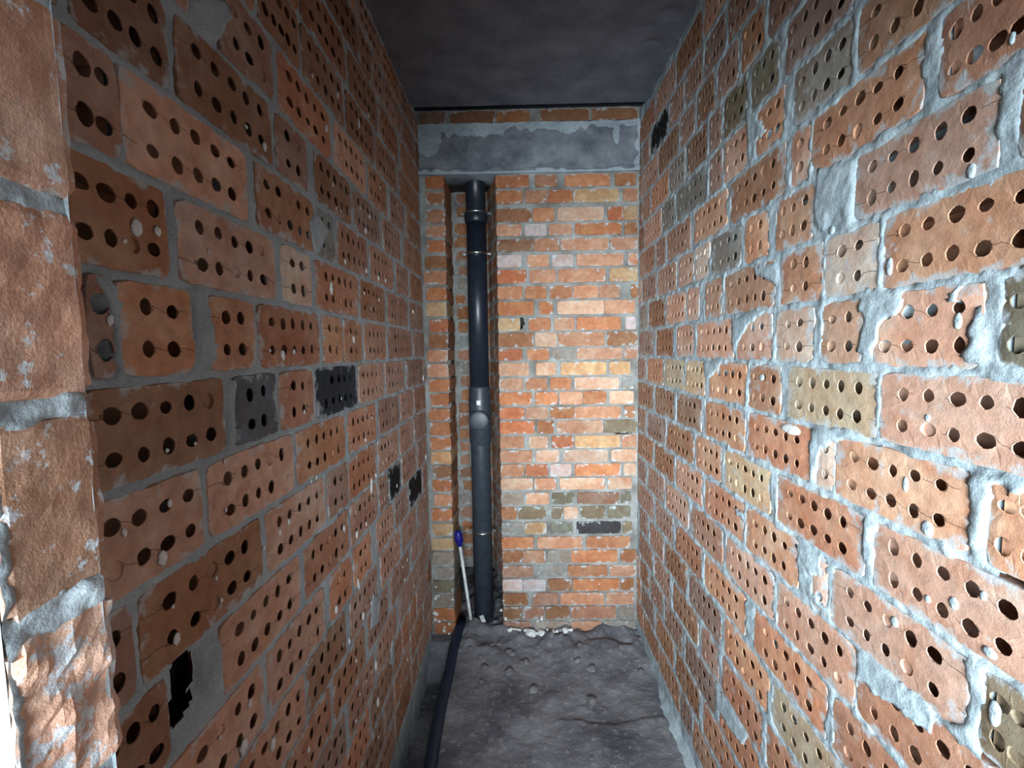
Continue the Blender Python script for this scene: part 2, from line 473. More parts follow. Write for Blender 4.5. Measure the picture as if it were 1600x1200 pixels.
def course_bricks(spec, zf, X, y_near, y_far, z_floor, z_ceil, joint, codes):
    """all bricks of a wall as (u0, u1, v0, v1, holes, colour); courses or ends without a measured brick are filled in bond"""
    out = []
    for k in sorted(spec):
        v0, v1 = zf(k) + joint * .5, zf(k + 1) - joint * .5
        if v0 > z_ceil - .03 or v1 < z_floor + .02: continue
        v1 = min(v1, z_ceil - .012); v0 = max(v0, z_floor - .02)
        zm = (v0 + v1) / 2
        got = []
        for x0, x1, n, c in span_list(spec[k]):
            a, b = sorted((depth_at(x0, zm, X), depth_at(x1, zm, X)))
            a = max(a, y_near); b = min(b, y_far)
            if b - a > .02: got.append((a, b, n, c))
        got.sort()
        def fill(a, b):
            while b - a > .035:
                L = min(b - a, random.choice((.25, .25, .25, .12)))
                if b - a - L < .05: L = b - a
                L = min(L, .27)
                got.append((a, a + L, max(1, round(L / .05)), random.choice(codes))); a += L + .012
        if not got: fill(y_near + random.uniform(-.1, 0) * 0, y_far)
        else:
            a, b = got[0][0], got[-1][1]
            if a - y_near > .03: fill(y_near, a - .012)
            if y_far - b > .04: fill(b + .012, y_far)
        for a, b, n, c in got: out.append((a, b, v0, v1, n, c))
    return out

def mortar_height(bricks, patches, voids, base=-.0028, seed=1, amp=1.0):
    def h(u, v):
        d = np.full(u.shape, .05)
        us, vs = u[:, 0], v[0]
        for b in bricks:
            i0, i1 = np.searchsorted(us, (b[0] - .03, b[1] + .03)); j0, j1 = np.searchsorted(vs, (b[2] - .03, b[3] + .03))
            if i1 <= i0 or j1 <= j0: continue
            uu, vv = u[i0:i1, j0:j1], v[i0:i1, j0:j1]
            dx = np.maximum(b[0] - uu, uu - b[1]); dy = np.maximum(b[2] - vv, vv - b[3])
            s = np.where((dx > 0) & (dy > 0), np.hypot(np.maximum(dx, 0), np.maximum(dy, 0)), np.maximum(dx, dy))
            d[i0:i1, j0:j1] = np.minimum(d[i0:i1, j0:j1], s)
        n1 = smooth_noise(u, v, .045, seed); n2 = smooth_noise(u, v, .016, seed + 1); n3 = smooth_noise(u, v, .007, seed + 2)
        hm = base + amp * (.0026 * n1 + .0016 * n2 + .0008 * n3)
        e = d + .0042 * smooth_noise(u, v, .03, seed + 3) + .0022 * n3
        out = np.where(e > -.002, hm, hm - (-.002 - e) * 1.3)
        out = np.where(d < -.011, -.06, out)
        for poly in patches:
            s = poly_sd(u, v, poly) + .004 * n2 + .002 * n3
            raised = .0022 + .0014 * n1 + .0012 * n2 + .0006 * n3
            out = np.where(s < 0, np.maximum(out, np.minimum(raised, -s * .9 + .0002)), out)
        for poly in voids:
            s = poly_sd(u, v, poly) + .003 * n2 + .002 * n3
            out = np.where(s < 0, -.30, out)
        return out
    return h

def poly_x(pts, X): return [on_x(x, y, X) for x, y in pts]

# ------------------------------------------------------------------ left wall
Y_NEAR_L, Y_NEAR_R = .318, -.25
LP = [[(295, -5), (350, -5), (365, 30), (345, 58), (328, 62), (310, 45)],
      [(297, 450), (325, 452), (331, 500), (343, 555), (330, 576), (312, 572), (305, 520)],
      [(150, 425), (187, 440), (190, 500), (196, 592), (180, 588), (178, 520), (162, 470)],
      [(482, 342), (500, 337), (515, 362), (500, 392), (489, 388)],
      [(309, 1012), (345, 1000), (349, 1085), (326, 1096), (312, 1050)],
      [(353, 598), (372, 592), (366, 640), (372, 690), (352, 700), (358, 650)],
      [(583, 925), (594, 935), (592, 975), (578, 985)], [(612, 1000), (617, 1000), (616, 1040), (610, 1038)]]
LV = [[(297, 1018), (305, 1030), (303, 1062), (292, 1082), (280, 1080), (270, 1056), (285, 1030)],
      [(672, 880), (674, 885), (672, 915), (668, 925), (668, 895)],
      [(262, 1100), (300, 1080), (296, 1100), (270, 1140)]]
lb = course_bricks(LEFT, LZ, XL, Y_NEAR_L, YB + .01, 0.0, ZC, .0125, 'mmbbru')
lvoid = [poly_x(p, XL) for p in LV]
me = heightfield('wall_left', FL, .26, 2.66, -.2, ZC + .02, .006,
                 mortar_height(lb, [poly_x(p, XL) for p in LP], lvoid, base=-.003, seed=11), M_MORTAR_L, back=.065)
wall_left = tag(link('wall_left', me, M_MORTAR_L, smooth=True), 'left wall of perforated bricks laid on edge, in shadow near the door jamb', kind='structure')
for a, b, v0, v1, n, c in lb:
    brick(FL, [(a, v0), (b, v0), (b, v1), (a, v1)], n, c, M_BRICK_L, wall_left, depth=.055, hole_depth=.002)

# plaster drips hanging from the joints and holes
def blob_mesh(r, ln, seed, wid=1.0):
    vs, fs = [], []
    N, K = 8, 6
    rnd = random.Random(seed)
    for k in range(K):
        t = k / (K - 1)
        z = r - t * (ln + 2 * r) if True else 0
        prof = math.sin(math.pi * min(1, max(0, (t * .9 + .07)))) ** .6
        prof *= 1.0 if t < .4 else .85 + .35 * rnd.random() * (1 if t < .8 else .6)
        for i in range(N):
            a = 2 * math.pi * i / N
            rr = r * prof * rnd.uniform(.78, 1.2)
            vs.append((.45 * rr * math.cos(a), wid * rr * math.sin(a), z + rnd.uniform(-.15, .15) * r))
    for k in range(K - 1):
        for i in range(N):
            j = (i + 1) % N
            fs.append((k * N + i, (k + 1) * N + i, (k + 1) * N + j, k * N + j))
    fs.append(tuple(range(N))); fs.append(tuple(reversed(range((K - 1) * N, K * N))))
    me = bpy.data.meshes.new('plaster_drip'); me.from_pydata(vs, [], fs)
    me.polygons.foreach_set('use_smooth', [True] * len(fs))
    return me
DRIPS = [(517,445,20),(539,407,9),(571,359,10),(591,433,8),(602,437,7),(572,421,9),(569,457,6),(592,467,6),(645,485,8),(552,528,12),(441,552,16),
 (459,548,9),(421,547,6),(525,325,5),(532,329,5),(562,324,5),(577,337,7),(661,588,10),(212,350,26),(244,358,16),(325,392,8),(171,497,18),(194,377,7),
 (264,784,14),(252,868,26),(192,830,16),(260,704,7),(352,796,8),(350,720,9),(304,693,5),(275,995,20),(345,937,10),(269,948,7),(337,903,8),(390,1096,14),
 (380,1162,28),(343,1152,6),(580,750,26),(587,741,9),(571,686,7),(620,758,6),(537,824,12),(557,833,14),(665,712,9),(475,642,8),(451,813,11),(437,830,10),
 (533,622,5),(572,817,8),(494,744,8),(486,751,7),(412,855,8),(607,772,5),(636,874,5),(629,885,5),(581,652,5),(559,908,20),(580,941,8),(525,950,15),
 (567,960,15),(545,1000,12),(556,1031,8),(587,1035,18),(580,1050,5),(572,1064,4),(590,1094,15),(556,1126,7),(482,1170,11),(426,1158,22),(632,905,5),
 (636,1030,5),(562,1084,5),(591,1151,5),(527,147,10),(560,190,13),(575,179,8),(509,198,12),(384,197,7),(412,226,14),(487,116,8),(520,287,7),(594,292,6)]
for i, (x, y, ln) in enumerate(DRIPS):
    Y, Z = on_x(x, y, XL)
    s = Y / F                                   # metres per pixel up the wall there
    r = min(.0075, max(.003, .30 * ln * s, 2.2 * s if ln > 6 else 1.6 * s))
    L = max(0, ln * s - 2 * r)
    ob = link('plaster_drip', blob_mesh(r, L, i, wid=random.uniform(.9, 1.5)), M_PLASTER, wall_left)
    ob.location = (XL + .001, Y, Z); ob.rotation_euler = (random.uniform(-.25, .35), 0, 0)

# ------------------------------------------------------------------ right wall
RP = [[(1345,466),(1405,452),(1412,470),(1405,490),(1380,500),(1370,540),(1355,557),(1337,547),(1350,500),(1338,480)],
 [(1178,417),(1212,409),(1217,437),(1209,443),(1190,436),(1180,432)],
 [(1143,500),(1167,491),(1194,486),(1179,501),(1164,516),(1149,542),(1145,552),(1144,531)],
 [(1099,566),(1128,564),(1122,580),(1109,591),(1102,586)],
 [(1280,262),(1332,252),(1336,300),(1326,350),(1312,326),(1296,332),(1288,364),(1276,350),(1270,330)],
 [(1268,672),(1307,668),(1340,682),(1310,690),(1282,702),(1277,735),(1266,752),(1264,700)],
 [(1515,742),(1604,748),(1597,780),(1575,775),(1560,757),(1547,760),(1560,777),(1545,787),(1539,845),(1513,846),(1522,800),(1513,760)],
 [(1349,806),(1378,822),(1365,830),(1360,850),(1369,868),(1358,888),(1347,870),(1346,840)],
 [(1241,850),(1283,868),(1286,904),(1264,898)],
 [(1338,1016),(1385,1048),(1425,1078),(1452,1100),(1467,1125),(1457,1152),(1425,1127),(1390,1099),(1360,1082),(1357,1072),(1338,1062)],
 [(1463,1118),(1510,1135),(1534,1178),(1500,1167)],
 [(1118,1078),(1130,1088),(1149,1120),(1168,1150),(1160,1167),(1139,1137),(1121,1107)],
 [(1500,560),(1520,480),(1535,470),(1536,560),(1525,570)], [(1490,455),(1500,448),(1498,470),(1482,475),(1478,462)],
 [(1258,925),(1275,930),(1300,960),(1284,955)], [(1166,170),(1190,190),(1200,205),(1182,222),(1168,230)],
 [(1146,790),(1160,800),(1163,815),(1150,806)], [(1163,940),(1180,952),(1176,968),(1164,960)]]
RV = [[(1560, 905), (1600, 898), (1612, 935), (1590, 932)], [(1533, 1180), (1560, 1190), (1580, 1215), (1556, 1212)]]
rb = course_bricks(RIGHT, RZ, XR, Y_NEAR_R, YB + .01, 0.0, ZC, .012, 'mmbbrop')
rvoid = [poly_x(p, XR) for p in RV]
me = heightfield('wall_right', FR, Y_NEAR_R, 2.66, -.12, ZC + .02, .006,
                 mortar_height(rb, [poly_x(p, XR) for p in RP], rvoid, base=-.0016, seed=31, amp=1.15), M_MORTAR, back=.065)
wall_right = tag(link('wall_right', me, M_MORTAR, smooth=True), 'right wall of perforated bricks on edge with wide light mortar joints', kind='structure')
for a, b, v0, v1, n, c in rb:
    brick(FR, [(a, v0), (b, v0), (b, v1), (a, v1)], n, c, M_BRICK_R, wall_right, depth=.055, hole_depth=.002, plug=.05)

# mortar splats thrown on the right wall
SPLATS = [(1415,757,9,24),(1450,653,9,12),(1554,1115,22,46),(1398,972,13,17),(1450,936,10,12),(1537,931,13,16),(1491,943,17,20),(1235,671,34,16),
          (1390,417,11,28),(1518,267,14,24),(1582,60,10,18),(1449,826,20,26),(1546,1020,24,18),(1190,590,8,10),(1497,502,14,26),(1300,360,8,12)]
for i, (x, y, wpx, hpx) in enumerate(SPLATS):
    Y, Z = on_x(x, y, XR); Y2 = on_x(x + wpx, y, XR)[0]
    ry, rz = abs(Y2 - Y) / 2, hpx * Y / F / 2
    vs, fs = [], []
    for k, (rr, w) in enumerate(((1.0, -.001), (.93, .0012), (.6, .002), (.25, .0023))):
        for a in range(14):
            q = 2 * math.pi * a / 14; j = rr * (1 + .16 * mnoise.noise((math.cos(q) * 1.5 + i * 7, math.sin(q) * 1.5, 0)))
            vs.append((-w, ry * j * math.cos(q), rz * j * math.sin(q)))
    for k in range(3):
        for a in range(14):
            b = (a + 1) % 14; fs.append((k * 14 + a, (k + 1) * 14 + a, (k + 1) * 14 + b, k * 14 + b))
    fs.append(tuple(reversed(range(42, 56))))
    me = bpy.data.meshes.new('mortar_splat'); me.from_pydata(vs, [], fs)
    ob = link('mortar_splat', me, M_PLASTER if i == 7 else M_MORTAR, wall_right, smooth=True); ob.location = (XR, Y, Z)

# ------------------------------------------------------------------ back wall
NX0, NX1 = -.369, -.105        # chase for the drain pipe
YN = 2.62                      # back of the chase
ROWS = [(272,291,'570-745o 785-920m 970-1250o 1285-1415b'), (296,316,'570-705o 720-860p 865-1020o 1025-1310y 1335-1425p'),
 (324,345,'570-760b 770-905o 925-1215l 1240-1335r 1340-1425y'), (349,367,'570-700p 720-855w 870-1015p 1035-1325o 1345-1425b'),
 (372,391,'575-775b 780-935p 945-1245p 1255-1425p'), (397,416,'580-700w 735-870p 890-1025w 1045-1335p 1365-1425p'),
 (420,441,'570-730r 750-915p 930-1225p 1250-1425y'), (446,466,'570-705o 720-855o 875-1015o 1025-1180p 1185-1315p 1385-1425b'),
 (470,491,'575-775o 810-895o 925-1215l 1220-1410p'), (496,516,'570-690y 745-880o 905-1030p 1045-1320o 1350-1415w'),
 (519,541,'570-775b 785-920l 930-1220p 1235-1425b'), (544,562,'570-705r 735-870o 890-1035g 1045-1330p 1345-1425p'),
 (566,586,'570-745l 790-915l 945-1230y 1250-1380y'), (590,609,'575-710p 725-860p 880-1010o 1030-1310l 1330-1400g'),
 (612,632,'580-765o 785-925o 935-1080p 1084-1230o 1250-1400l'), (636,654,'580-715r 725-865p 880-1025b 1030-1320p 1345-1410b'),
 (657,677,'580-780r 800-900b 920-1210p 1215-1420v'), (681,700,'580-715p 745-865l 890-1025r 1035-1315y 1325-1420p'),
 (703,722,'580-765p 790-935l 965-1240l 1260-1420l'), (725,744,'580-715p 725-865r 880-1010w 1035-1320o 1340-1415l'),
 (747,765,'580-770l 780-915p 940-1220l 1240-1390l'), (770,788,'580-710g 725-870l 890-1025v 1050-1310u 1320-1385v'),
 (792,811,'580-670b 680-850v 890-960v 965-1050l 1070-1220v 1240-1380v'), (816,834,'580-705g 720-855y 885-1020v 1045-1320k 1335-1390v'),
 (839,857,'580-775o 800-1080p 1105-1380o'), (860,879,'580-705b 710-850p 865-1000g 1010-1300o 1320-1415b'),
 (884,901,'580-770m 800-960g 990-1235o 1250-1415p'), (905,923,'580-705w 710-850w 865-1010b 1020-1310o 1320-1400b'),
 (927,945,'580-740b 770-930m 945-1215p 1230-1400p'), (948,967,'580-700b 710-840m 850-1000b 1010-1290m 1310-1400g'),
 (971,988,'580-760m 780-1000g 1010-1200p 1215-1410g'), (993,1010,'580-790m 800-1000g 1010-1400g')]
PILC = 'ooppobpoyrbppoooooybopoyyggvgoobmmug'
back_r, back_l = [], []
for i, (y0, y1, txt) in enumerate(ROWS):
    for it in txt.split():
        a, b = it[:-1].split('-'); c = it[-1]
        x0, x1 = 640 + float(a) / 4, 640 + float(b) / 4
        ym = (y0 + y1) / 2
        u0, u1 = on_y(x0, ym, YB)[0], on_y(x1, ym, YB)[0]
        xm = (x0 + x1) / 2
        v1, v0 = on_y(890, y0, YB)[1], on_y(890, y1, YB)[1]
        if a == '570' or a == '575' or a == '580': u0 = NX1
        back_r.append((max(u0, NX1), min(u1, XR + .01), v0, v1, 0, c))
    v1, v0 = on_y(685, y0 + 3, YB)[1], on_y(685, y1 + 3, YB)[1]
    back_l.append((XL + random.uniform(.006, .03), NX0, v0, v1, 0, PILC[i]))
bvoid = [[(816, 496), (819, 505), (815, 513), (806, 512), (807, 503)], [(961, 673), (975, 668), (996, 664), (995, 674), (975, 678), (962, 678)]]
bvoid = [[on_y(x, y, YB) for x, y in p] for p in bvoid]
hb = mortar_height(back_r + back_l, [], bvoid, base=-.0055, seed=51, amp=1.2)
Z_LINT = on_y(840, 270, YB)[1]; Z_BTOP = on_y(840, 193, YB)[1]
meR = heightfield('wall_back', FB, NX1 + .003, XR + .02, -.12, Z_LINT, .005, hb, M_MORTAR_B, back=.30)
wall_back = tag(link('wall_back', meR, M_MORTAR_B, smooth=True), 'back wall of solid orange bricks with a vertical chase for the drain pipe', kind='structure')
meL = heightfield('pilaster_mortar', FB, XL - .02, NX0 - .0025, -.12, Z_LINT, .005, hb, M_MORTAR_B, back=.26)
link('mortar_bed', meL, M_MORTAR_B, wall_back, smooth=True)
for a, b, v0, v1, n, c in back_r:
    um, vm = (a + b) / 2, (v0 + v1) / 2
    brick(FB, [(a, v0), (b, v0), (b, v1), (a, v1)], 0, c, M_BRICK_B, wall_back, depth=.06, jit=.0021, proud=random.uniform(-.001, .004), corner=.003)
for a, b, v0, v1, n, c in back_l:
    brick(FB, [(a, v0), (b + random.uniform(-.004, .006), v0), (b + random.uniform(-.004, .006), v1), (a, v1)], 0, c, M_BRICK_B, wall_back, depth=.25, jit=.0012, proud=random.uniform(-.001, .003), corner=.0015)
# chase: its back and its broken, splayed right cheek
FN = Frame((0, YN, 0), (1, 0, 0), (0, -1, 0))
nb = []
z_void = on_y(750, 886, YN)[1]
for i, (y0, y1, _t) in enumerate(ROWS):
    v1, v0 = on_y(725, y0 + 2, YB)[1], on_y(725, y1 + 2, YB)[1]
    if v0 < z_void: break
    a = NX0 + .01 + random.uniform(0, .02)
    while a < NX1 - .06:
        L = random.choice((.06, .12, .12)); b = min(a + L, NX1 - .03)
        nb.append((a, b, v0, v1, 0, random.choice('bmmgpub'))); a = b + .012
hn = mortar_height(nb, [], [], base=-.001, seed=61, amp=2.5)
me = heightfield('chase_back', FN, NX0 - .02, NX1 + .02, z_void, Z_LINT + .1, .006, hn, M_MORTAR_B, back=.04)
link('mortar_bed', me, M_MORTAR_B, wall_back, smooth=True)
for a, b, v0, v1, n, c in nb:
    brick(FN, [(a, v0), (b, v0), (b, v1), (a, v1)], 0, c, M_BRICK_B, wall_back, depth=.035, jit=.003, proud=random.uniform(-.003, .002))
sp0 = np.array((NX1 - .001, YB + .012)); sp1 = np.array((NX1 - .062, YN))
sv = sp1 - sp0; sl_ = np.linalg.norm(sv); sv /= sl_
FS = Frame((sp0[0], sp0[1], 0), (sv[0], sv[1], 0), (-sv[1], sv[0], 0) if -sv[1] < 0 else (sv[1], -sv[0], 0))
sb = []
for i, (y0, y1, _t) in enumerate(ROWS):
    v1, v0 = on_y(770, y0, YB)[1], on_y(770, y1, YB)[1]
    if v0 < z_void: break
    k = random.uniform(.09, .14)
    sb += [(.004, k, v0, v1, 0, random.choice('bmubmr')), (k + .012, sl_ - .002, v0, v1, 0, random.choice('bmubm'))]
me = heightfield('chase_cheek', FS, 0, sl_, z_void, Z_LINT, .006, mortar_height(sb, [], [], base=-.0012, seed=71, amp=.8), M_MORTAR_B)
link('mortar_bed', me, M_MORTAR_B, wall_back, smooth=True)
for a, b, v0, v1, n, c in sb:
    brick(FS, [(a, v0), (b, v0), (b, v1), (a, v1)], 0, c, M_BRICK_B, wall_back, depth=.04, jit=.0012, corner=.001, proud=random.uniform(-.0005, .001))
# hollow behind the foot of the chase, its shade put into near-black boxes
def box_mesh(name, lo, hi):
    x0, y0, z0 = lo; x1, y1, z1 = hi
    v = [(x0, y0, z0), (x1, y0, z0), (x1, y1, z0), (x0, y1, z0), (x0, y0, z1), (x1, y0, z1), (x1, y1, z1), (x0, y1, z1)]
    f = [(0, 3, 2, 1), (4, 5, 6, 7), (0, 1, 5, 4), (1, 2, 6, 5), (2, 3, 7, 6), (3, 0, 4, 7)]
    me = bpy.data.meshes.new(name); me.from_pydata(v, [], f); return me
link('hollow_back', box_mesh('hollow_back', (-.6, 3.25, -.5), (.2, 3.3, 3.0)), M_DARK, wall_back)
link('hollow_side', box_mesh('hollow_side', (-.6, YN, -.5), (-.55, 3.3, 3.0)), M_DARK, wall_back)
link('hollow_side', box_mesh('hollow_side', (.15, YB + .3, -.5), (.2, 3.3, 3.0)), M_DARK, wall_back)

# bricks above the lintel
top = []
for a, b, c, n in ((60, 232, 'u', 0), (250, 535, 'u', 5), (542, 752, 'b', 0), (815, 1122, 'b', 0), (1140, 1425, 'b', 0)):
    u0, u1 = on_y(640 + a / 4, 180, YB)[0], on_y(640 + b / 4, 180, YB)[0]
    v1, v0 = on_y(840, 171, YB)[1], on_y(840, 191, YB)[1]
    top.append((u0, u1, v0, v1, n, c))
me = heightfield('course_bed', FB, XL - .02, XR + .02, Z_BTOP, on_y(840, 169, YB)[1], .006, mortar_height(top, [], [], base=-.003, seed=81), M_MORTAR_B, back=.12)
link('mortar_bed', me, M_MORTAR_B, wall_back, smooth=True)
for a, b, v0, v1, n, c in top:
    brick(FB, [(a, v0), (b, v0), (b, v1), (a, v1)], 0, c, M_BRICK_B, wall_back, depth=.06)

def beam_h(u, v):
    n = smooth_noise(u, v, .09, 91) * .006 + smooth_noise(u, v, .025, 92) * .003 + smooth_noise(u, v, .009, 93) * .0012
    t = (v - Z_LINT) / (Z_BTOP - Z_LINT)
    lip = np.where(t > .78 + .14 * smooth_noise(u, v, .12, 94), .007, 0) + np.where(t < .13 + .1 * smooth_noise(u, v, .08, 95), .006, 0)
    side = np.where(u > XR - .03 + .02 * smooth_noise(v, u, .05, 96), .006, 0) + np.where(u < XL + .10 + .05 * smooth_noise(v, u, .06, 97), .004, 0)
    hole = np.hypot((u - on_y(726, 229, YB)[0]) / .010, (v - on_y(726, 229, YB)[1]) / .018)
    return n + lip + side - .03 * (hole < 1)
me = heightfield('lintel', FB, XL - .02, XR + .02, Z_LINT - .002, Z_BTOP + .004, .006, beam_h, M_BEAM, back=.26)
trim_1 = tag(link('trim_1', me, M_BEAM, smooth=True), 'rough grey concrete lintel spanning the back wall under the ceiling', kind='structure')

def smear_h(u, v):
    t = (v - Z_LINT) / (Z_BTOP - Z_LINT)
    n = smooth_noise(u, v, .10, 131) * .6 + smooth_noise(u, v, .03, 132) * .4
    m = (t > .84 - .20 * n - .10 * np.exp(-((u + .12) / .12) ** 2)) | (t < .04 + .14 * np.maximum(0, n)) \
        | (u > XR - .028 + .022 * smooth_noise(v, u, .04, 133)) | (np.hypot((u + .44) / .075, (t - .72) / .34) + .35 * n < 1) \
        | (np.hypot((u - .50) / .02, (t - .75) / .22) + .3 * n < 1)
    return np.where(m, beam_h(u, v) + .003 + .0015 * smooth_noise(u, v, .012, 134), -1.0)
me = heightfield('mortar_smear', FB, XL - .02, XR + .02, Z_LINT - .002, Z_BTOP + .004, .005, smear_h, M_MORTAR_B)
link('mortar_smear', me, M_MORTAR_L, trim_1, smooth=True)

# ------------------------------------------------------------------ ceiling slab, cast on boards
FC = Frame((0, 0, ZC), (1, 0, 0), (0, 0, -1)); FC.V = np.array((0, 1., 0)); FC.flip = np.dot(np.cross(FC.U, FC.V), FC.W) < 0
def ceil_h(u, v):
    brd = np.floor(v / .11 + .15 * np.sin(u)) % 7
    h = .0008 * (brd - 3) * .4 + smooth_noise(u, v, .15, 101) * .002 + smooth_noise(u * .3, v, .02, 102) * .0008
    for (x, y, r, dp) in ((1018, 66, .022, .010), (1015, 42, .018, .007), (1048, 20, .05, .012), (920, 66, .012, .005)):
        X, Y = on_z(x, y, ZC)
        h = h - dp * np.exp(-(((u - X) / r) ** 2 + ((v - Y) / (r * .6)) ** 2))
    return h
me = heightfield('ceiling', FC, -1.3, 1.3, -.6, 2.235, .012, ceil_h, M_CONC, back=.16)
ceiling = tag(link('ceiling', me, M_CONC, smooth=True), 'dim blue-grey concrete ceiling slab with faint board marks', kind='structure')
cap = link('slab_edge', box_mesh('slab_edge', (-1.3, 2.2, ZC + .09), (1.3, 3.4, ZC + .2)), M_CONC, ceiling)

# ------------------------------------------------------------------ floor
FF = Frame((0, 0, 0), (1, 0, 0), (0, 0, 1)); FF.V = np.array((0, 1., 0)); FF.flip = np.dot(np.cross(FF.U, FF.V), FF.W) < 0
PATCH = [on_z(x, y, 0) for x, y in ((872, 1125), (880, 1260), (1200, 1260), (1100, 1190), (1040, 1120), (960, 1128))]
def floor_z(u, v):
    h = .006 * smooth_noise(u, v, .22, 111) + .004 * smooth_noise(u, v, .07, 112) + .0022 * smooth_noise(u, v, .025, 113) + .001 * smooth_noise(u, v, .012, 114)
    m = np.clip((v - 2.02) / .32, 0, 1); m = m * m * (3 - 2 * m)
    mound = m * np.clip((u + .40) / .12, 0, 1)
    h = h + mound * (.035 + .02 * smooth_noise(u, v, .09, 115) + .012 * smooth_noise(u, v, .035, 116))
    t = np.clip((-.355 - u + .012 * smooth_noise(v, u, .1, 117)) / .03, 0, 1) * np.clip((2.3 - v) / .1, 0, 1)
    h = h - .15 * t
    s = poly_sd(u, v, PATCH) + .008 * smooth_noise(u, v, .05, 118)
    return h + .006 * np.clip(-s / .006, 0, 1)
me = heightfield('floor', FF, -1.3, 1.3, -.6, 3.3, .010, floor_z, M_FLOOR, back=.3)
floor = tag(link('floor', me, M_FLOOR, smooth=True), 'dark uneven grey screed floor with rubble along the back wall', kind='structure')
def fz(x, y): return float(floor_z(np.array([[x]]), np.array([[y]]))[0, 0])

# mortar squeezed out along the foot of the right wall
def fillet():
    vs, fs = [], []
    N = 90
    for i in range(N + 1):
        y = .25 + (2.05 - .25) * i / N
        w = .038 + .016 * mnoise.noise((y * 9, 0, 1)) + .010 * mnoise.noise((y * 30, 0, 2)); h = .055 + .028 * mnoise.noise((y * 8, 4, 1)) + .016 * mnoise.noise((y * 34, 4, 2))
        if y > 1.85: w *= max(.1, (2.05 - y) / .2); h *= max(.1, (2.05 - y) / .2)
        for k in range(7):
            a = k / 6
            x = XR + .012 - (w + .012) * (1 - a) ** 1.3; z = fz(min(XR - .01, x), y) - .006 + (h + .006) * a ** 1.4
            n = .005 * mnoise.noise((y * 60, a * 5, 3))
            vs.append((x - n, y, z + n))
    for i in range(N):
        for k in range(6):
            fs.append((i * 7 + k, i * 7 + k + 1, (i + 1) * 7 + k + 1, (i + 1) * 7 + k))
    me = bpy.data.meshes.new('mortar_fillet'); me.from_pydata(vs, [], fs); return me
link('mortar_fillet', fillet(), M_MORTAR, wall_right, smooth=True)

# ------------------------------------------------------------------ door jamb in front, on the left
XJ, YJ0, YJ1 = -.3035, .250, .317
FJ = Frame((XJ, 0, 0), (0, 1, 0), (1, 0, 0))
me = box_mesh('wall_front', (-1.3, YJ0 + .001, -.1), (XJ - .012, YJ1 - .014, ZC + .02))
wall_front = tag(link('wall_front', me, M_MORTAR), 'near door jamb at the left edge, rough brick ends with bright mortar', kind='structure')
jb = []
for k in range(-12, 9):
    jb.append((YJ0 + (.007 if k < -2 else .001), YJ1 + .001, LZ(k) + .0065, LZ(k + 1) - .0065, 0, {0: 'p', 1: 'p', 2: 'l', -1: 'o', -2: 'p', -3: 'p', -4: 'p'}.get(k, 'l')))
hj = mortar_height([(b[0], b[1] + .03) + b[2:] for b in jb], [], [], base=-.0005, seed=121, amp=1.2)
me = heightfield('jamb_mortar', FJ, YJ0, YJ1 - .006, -.1, ZC + .02, .003, hj, M_MORTAR_L, back=.02)
link('mortar_bed', me, M_MORTAR_L, wall_front, smooth=True)
for a, b, v0, v1, n, c in jb:
    low = v1 < CH - .04
    brick(FJ, [(a, v0), (b, v0), (b, v1), (a, v1)], 0, c, M_BRICK_P if low else M_BRICK_J, wall_front, depth=.06, jit=.0022, rough=.0045 if low else .0012, proud=.001)

# ------------------------------------------------------------------ drain pipe in the chase
YP = 2.49
def tube(name, pts, r, n=28, cap=True, radii=None):
    vs, fs = [], []
    P = [Vector(p) for p in pts]
    for i, p in enumerate(P):
        t = (P[min(i + 1, len(P) - 1)] - P[max(i - 1, 0)]).normalized()
        a = t.cross(Vector((0, 1, 0))) if abs(t.y) < .9 else t.cross(Vector((1, 0, 0)))
        a.normalize(); b = t.cross(a)
        rr = radii[i] if radii else r
        for k in range(n):
            q = 2 * math.pi * k / n
            vs.append(p + (a * math.cos(q) + b * math.sin(q)) * rr)
    for i in range(len(P) - 1):
        for k in range(n):
            j = (k + 1) % n
            fs.append((i * n + k, i * n + j, (i + 1) * n + j, (i + 1) * n + k))
    m = len(P)
    if cap: fs.append(tuple(reversed(range(n)))); fs.append(tuple(range((m - 1) * n, m * n)))
    me = bpy.data.meshes.new(name); me.from_pydata([tuple(v) for v in vs], [], fs)
    me.polygons.foreach_set('use_smooth', [len(f) == 4 for f in fs])
    return me
def lathe(name, cx, cy, prof, n=32):
    return tube(name, [(cx, cy, z) for r, z in prof], 0, n, True, [r for r, z in prof])
PX = on_y(749.5, 620, YP)[0]
zp = lambda y: on_y(749, y, YP)[1]
drain = tag(empty('drain_pipe', (PX, YP, 0.0)), 'tall black plastic drain pipe standing in the back wall chase', 'pipe')
def dp(name, me, mat, parent=drain, smooth=False):
    o = link(name, me, mat, parent); o.location = (-PX, -YP, 0) if parent is drain else (0, 0, 0); return o
RP_ = .0545
low = dp('lower_pipe', lathe('lower_pipe', PX, YP, [(RP_, -.1), (RP_, zp(695)), (RP_ + .001, zp(692)), (RP_ + .006, zp(690)), (RP_ + .006, zp(622)), (RP_ + .0035, zp(618)), (RP_ + .0035, zp(606)), (RP_, zp(603))]), M_PIPE2)
dp('upper_pipe', lathe('upper_pipe', PX, YP, [(RP_ - .001, zp(604)), (RP_ - .001, zp(340))]), M_PIPE)
dp('socket', lathe('socket', PX, YP, [(RP_ + .001, zp(350)), (RP_ + .006, zp(347)), (RP_ + .007, zp(341)), (RP_ + .0075, zp(336)), (RP_ + .004, zp(334))]), M_PIPE)
dp('top_pipe', lathe('top_pipe', PX, YP, [(RP_ - .002, zp(336)), (RP_ - .002, zp(215))]), M_PIPE)
